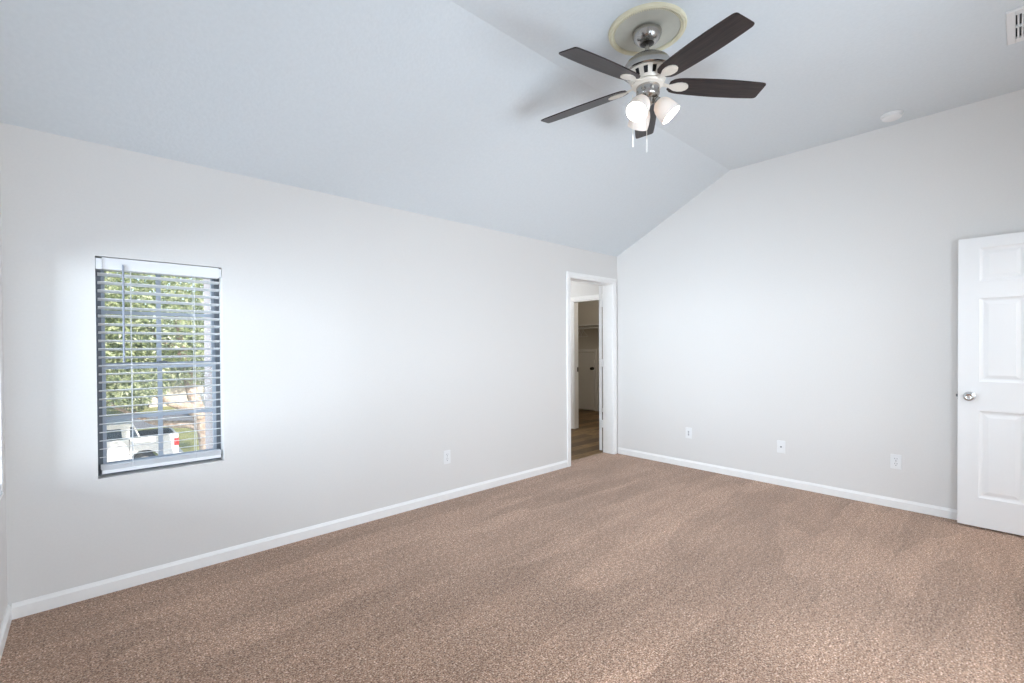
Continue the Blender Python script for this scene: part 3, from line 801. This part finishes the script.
# white pickup parked facing left
tk = empty('pickup_truck', (-4.6, 18.28, G + 0.02))
tag(tk, 'white pickup truck parked outside the window, facing left', 'truck')
ox, oz = -4.6, G + 0.02
def side(pts): return [(x - ox, z - oz) for x, z in pts]
rw, fwx, wz = -3.20, -6.75, G + 0.40
low = [(-7.75, -2.85)] + arc(fwx, wz, 0.46, 180, 0) + [(-6.1, -2.96), (-3.75, -2.96)] + arc(rw, wz, 0.46, 180, 0) + [(-2.5, -2.88), (-2.18, -2.76)]
bedtop = [(-2.18, -1.95), (-2.22, -1.93), (-3.48, -1.95)]
cab = [(-3.50, -1.95)]
hoodp = [(-5.75, -2.00), (-7.3, -2.06), (-7.72, -2.20)]
poly_side = side(low + bedtop + cab + hoodp)
body = MB()
body.prism(poly_side, 'y', 0.0, 0.09)
body.prism(poly_side, 'y', 1.81, 1.90)
body.prism(side([(-7.75, -2.72), (-7.72, -2.20), (-7.3, -2.06), (-5.75, -2.0), (-3.55, -1.96), (-3.55, -2.72)]), 'y', 0.09, 1.81)
body.prism(side([(-2.26, -2.62), (-2.18, -2.62), (-2.18, -1.95), (-2.26, -1.95)]), 'y', 0.09, 1.81)
# cab shell: roof, pillars
rp = side([(-5.95, -1.99), (-5.30, -1.48), (-5.05, -1.40), (-3.62, -1.40), (-3.50, -1.45), (-3.30, -1.96)])
body.prism(rp, 'y', 0.10, 1.80)
body.build('body', 'carwhite', tk, bevel=0.02)
for pts, nm in (([(-5.72, -1.98), (-5.25, -1.57), (-4.95, -1.53), (-4.95, -1.98)], 'side_window'), ([(-4.80, -2.03), (-4.80, -1.58), (-3.86, -1.58), (-3.80, -2.03)], 'side_window'), ([(-3.60, -1.94), (-3.60, -1.54), (-3.51, -1.54), (-3.37, -1.92)], 'quarter_window')):
    b = MB().prism(side(pts), 'y', 0.085, 0.099)
    b.build(nm, 'carglass', tk)
MB().prism(side([(-3.49, -2.45), (-2.28, -2.45), (-2.28, -2.40), (-3.49, -2.40)]), 'y', 0.10, 1.80).box(-3.28 - ox, 1.785, -2.40 - oz, -2.28 - ox, 1.805, -1.93 - oz).box(-3.30 - ox, 0.10, -2.40 - oz, -3.28 - ox, 1.785, -1.97 - oz).box(-2.28 - ox, 0.10, -2.40 - oz, -2.262 - ox, 1.80, -1.96 - oz).build('bed_liner', 'liner', tk)
MB().box(-3.47 - ox, 0.01, -1.955 - oz, -2.24 - ox, 0.085, -1.915 - oz).build('bed_rail_cap', 'liner', tk)
MB().prism(side([(-2.32, -2.38), (-2.17, -2.38), (-2.17, -2.10), (-2.32, -2.10)]), 'y', -0.012, 0.03).build('tail_light', 'red', tk, bevel=0.01)
MB().prism(side([(-2.45, -2.90), (-2.02, -2.90), (-2.02, -2.68), (-2.45, -2.68)]), 'y', 0.03, 1.87).build('rear_bumper', 'rim', tk, bevel=0.02)
MB().box(-3.98 - ox, -0.02, -2.20 - oz, -3.80 - ox, 0.0, -2.165 - oz).build('door_handle', 'slot', tk)
MB().box(-3.635 - ox, -0.003, -2.94 - oz, -3.615 - ox, 0.0, -1.98 - oz).build('door_seam', 'slot', tk)
for x in (rw, fwx):
    wheel(tk, x - ox, 0.10, wz - oz, 0.38, -1)
    wheel(tk, x - ox, 1.80, wz - oz, 0.38, 1)

# white car on the street beyond
cr = empty('parked_car', (1.75, 31.4, G + 0.02))
tag(cr, 'white car parked far beyond the tree trunk, seen from behind', 'car')
pr_ = [(0.0, 0.35), (0.0, 0.85), (0.10, 0.98), (0.75, 1.05), (1.15, 1.46), (2.6, 1.48), (3.3, 1.02), (4.3, 0.88), (4.45, 0.6), (4.45, 0.35)]
MB().prism(pr_, 'x', -0.88, 0.88).build('body', 'carwhite', cr, bevel=0.05)
MB().add([(-0.72, 0.755, 1.085), (0.72, 0.755, 1.085), (0.62, 1.11, 1.435), (-0.62, 1.11, 1.435), (-0.72, 0.80, 1.07), (0.72, 0.80, 1.07), (0.62, 1.16, 1.43), (-0.62, 1.16, 1.43)],
         [(0, 1, 2, 3), (4, 7, 6, 5), (0, 4, 5, 1), (1, 5, 6, 2), (2, 6, 7, 3), (3, 7, 4, 0)]).build('rear_window', 'carglass', cr)
for sx in (-1, 1):
    MB().box(sx * 0.70 - 0.15, -0.03, 0.66, sx * 0.70 + 0.15, 0.02, 0.82).build('tail_light', 'red', cr, bevel=0.01)
    for yy in (0.85, 3.6):
        t = MB().lathe([(0.0, -0.1), (0.30, -0.1), (0.33, -0.07), (0.33, 0.07), (0.30, 0.1), (0, 0.1)], 28, Matrix.Translation((sx * 0.80, yy, 0.33)) @ Matrix.Rotation(R(90), 4, 'Y')).build('tyre', 'tyre', cr, smooth=True)

# brick house far behind
hs = empty('brick_house', (1.4, 42.0, G))
tag(hs, 'pink brick house wall far off behind the trees', 'house')
MB().box(-2.6, 0, 0, 6.5, 8, 2.9).build('walls', 'brick', hs)
MB().prism([(-0.5, 2.9), (4.0, 5.2), (8.5, 2.9)], 'x', -3.1, 7.0).build('roof', 'roof', hs)
for x in (1.2, 4.2):
    f_ = MB().box(x, -0.06, 1.0, x + 1.3, 0.02, 2.3).build('window', 'trim', hs)
    MB().box(x + 0.08, -0.075, 1.08, x + 1.22, -0.061, 2.22).build('pane', 'carglass', f_)

def tree(name, label, base, trunk, limbs, blobs, leaf, leafsize, group=None):
    o = empty(name, base)
    tag(o, label, 'tree' if 'shrub' not in name else 'shrub', group)
    B = Vector(base)
    pts, rad = trunk
    tm = MB().tube([Vector(p) - B for p in pts], rad, 14)
    for lp, lr in limbs:
        tm.tube([Vector(p) - B for p in lp], lr, 10)
    tm.build('trunk', 'bark', o, smooth=True)
    vs, fs = [], []
    rnd = random.Random(len(label) * 31 + int(base[1] * 10))
    for (cx, cy, cz), (rx, ry, rz), n in blobs:
        for _ in range(n):
            while True:
                q = Vector((rnd.uniform(-1, 1), rnd.uniform(-1, 1), rnd.uniform(-1, 1)))
                if 0.25 < q.length < 1: break
            c = Vector((cx + q.x * rx, cy + q.y * ry, cz + q.z * rz)) - B
            u = Vector((rnd.gauss(0, 1), rnd.gauss(0, 1), rnd.gauss(0, 1))).normalized()
            w_ = u.orthogonal().normalized()
            s_ = leafsize * rnd.uniform(0.6, 1.3)
            i = len(vs)
            vs += [c - u * s_, c + w_ * s_ * 0.45, c + u * s_, c - w_ * s_ * 0.45]
            fs.append((i, i + 1, i + 2, i + 3))
    m = MB(); m.v = [tuple(v) for v in vs]; m.f = fs
    m.build('foliage', leaf, o)
    return o

tree('oak_tree', 'big spreading oak with pale trunk just outside the window, right of the truck', (-1.62, 16.0, G),
     ([(-1.52, 16.0, G - 0.1), (-1.55, 16.0, -2.6), (-1.68, 16.0, -1.7), (-1.84, 16.05, -1.0), (-2.0, 16.3, -0.3), (-2.2, 16.6, 1.0), (-2.4, 16.7, 2.6)], [0.36, 0.27, 0.23, 0.22, 0.18, 0.15, 0.08]),
     [([(-1.74, 16.0, -1.15), (-2.0, 15.9, -0.85), (-2.3, 15.8, -0.66), (-2.7, 15.7, -0.54), (-3.1, 16.2, -0.2), (-3.5, 17.2, 0.8)], [0.20, 0.20, 0.17, 0.10, 0.06, 0.03]),
      ([(-1.70, 16.0, -1.55), (-2.1, 16.3, -1.36), (-2.6, 16.6, -1.34), (-3.1, 16.9, -1.24), (-4.0, 17.2, -0.7), (-5.0, 17.6, 0.4)], [0.16, 0.14, 0.12, 0.08, 0.05, 0.03]),
      ([(-2.2, 16.6, 1.0), (-3.2, 16.7, 2.0), (-4.4, 16.8, 2.9)], [0.10, 0.07, 0.03])],
     [((-2.6, 16.6, 2.6), (3.2, 2.2, 2.2), 8500), ((-4.8, 16.4, 1.6), (1.8, 1.9, 1.5), 4000), ((-0.4, 17.0, 1.8), (1.8, 1.9, 1.9), 4000), ((-2.6, 16.8, 0.7), (2.6, 1.6, 0.8), 3600), ((-3.9, 15.6, 3.4), (2.0, 1.6, 1.6), 3000), ((-3.7, 15.6, 0.1), (1.0, 0.7, 0.65), 1100)],
     'oak_leaf', 0.092)
tree('far_tree', 'dense tree farther off behind the cab of the truck', (-5.4, 26.5, G),
     ([(-5.4, 26.5, G - 0.1), (-5.35, 26.5, -1.5), (-5.5, 26.6, 0.5), (-5.6, 26.6, 2.5)], [0.28, 0.22, 0.17, 0.07]), [],
     [((-5.4, 26.5, 2.0), (3.2, 2.2, 3.4), 4200), ((-3.2, 26.8, 0.4), (1.9, 1.5, 1.6), 1600), ((-6.6, 26.0, -0.6), (1.6, 1.4, 1.3), 1100)], 'far_leaf', 0.15)
tree('far_tree', 'dark tree farther off, left of the brick wall', (-2.5, 41.0, G),
     ([(-2.5, 41.0, G - 0.1), (-2.5, 41.0, 0), (-2.6, 41.0, 4)], [0.3, 0.22, 0.08]), [],
     [((-3.3, 40.3, 2.2), (2.1, 1.6, 3.6), 3400), ((-3.6, 40.0, -0.6), (1.5, 1.0, 1.3), 1300)], 'far_leaf', 0.18)
tree('far_tree', 'green tree standing over the brick house, right side of the window', (3.2, 40.3, G),
     ([(3.2, 40.3, G - 0.1), (3.2, 40.3, 1), (3.1, 40.3, 5)], [0.3, 0.22, 0.08]), [],
     [((2.6, 39.8, 3.4), (3.4, 1.3, 3.8), 4000), ((1.6, 39.4, 0.6), (1.6, 1.0, 1.0), 900)], 'far_leaf', 0.18)
tree('far_tree', 'tall tree in the distance filling the top left of the window', (-8.6, 41.5, G),
     ([(-8.6, 41.5, G - 0.1), (-8.6, 41.5, 1), (-8.6, 41.6, 6)], [0.35, 0.25, 0.08]), [],
     [((-9.2, 41.5, 3.5), (3.2, 2.4, 6.4), 4600)], 'far_leaf', 0.18)

for x, y, w_, label in ((-6.6, 37.6, 0.95, 'dark round shrub across the street, leftmost in the small window'), (-4.45, 37.5, 0.95, 'dark round shrub across the street, just above the truck cab'), (-2.3, 37.4, 0.95, 'dark round shrub across the street, beside the brick wall')):
    tree('garden_shrub', label, (x, y, G), ([(x, y, G - 0.1), (x, y + 0.02, -2.0), (x, y, -1.4)], [0.10, 0.07, 0.03]), [],
         [((x, y, -1.75), (w_, 0.5, 1.35), 1700)], 'far_leaf', 0.12, 'shrubs across the street')
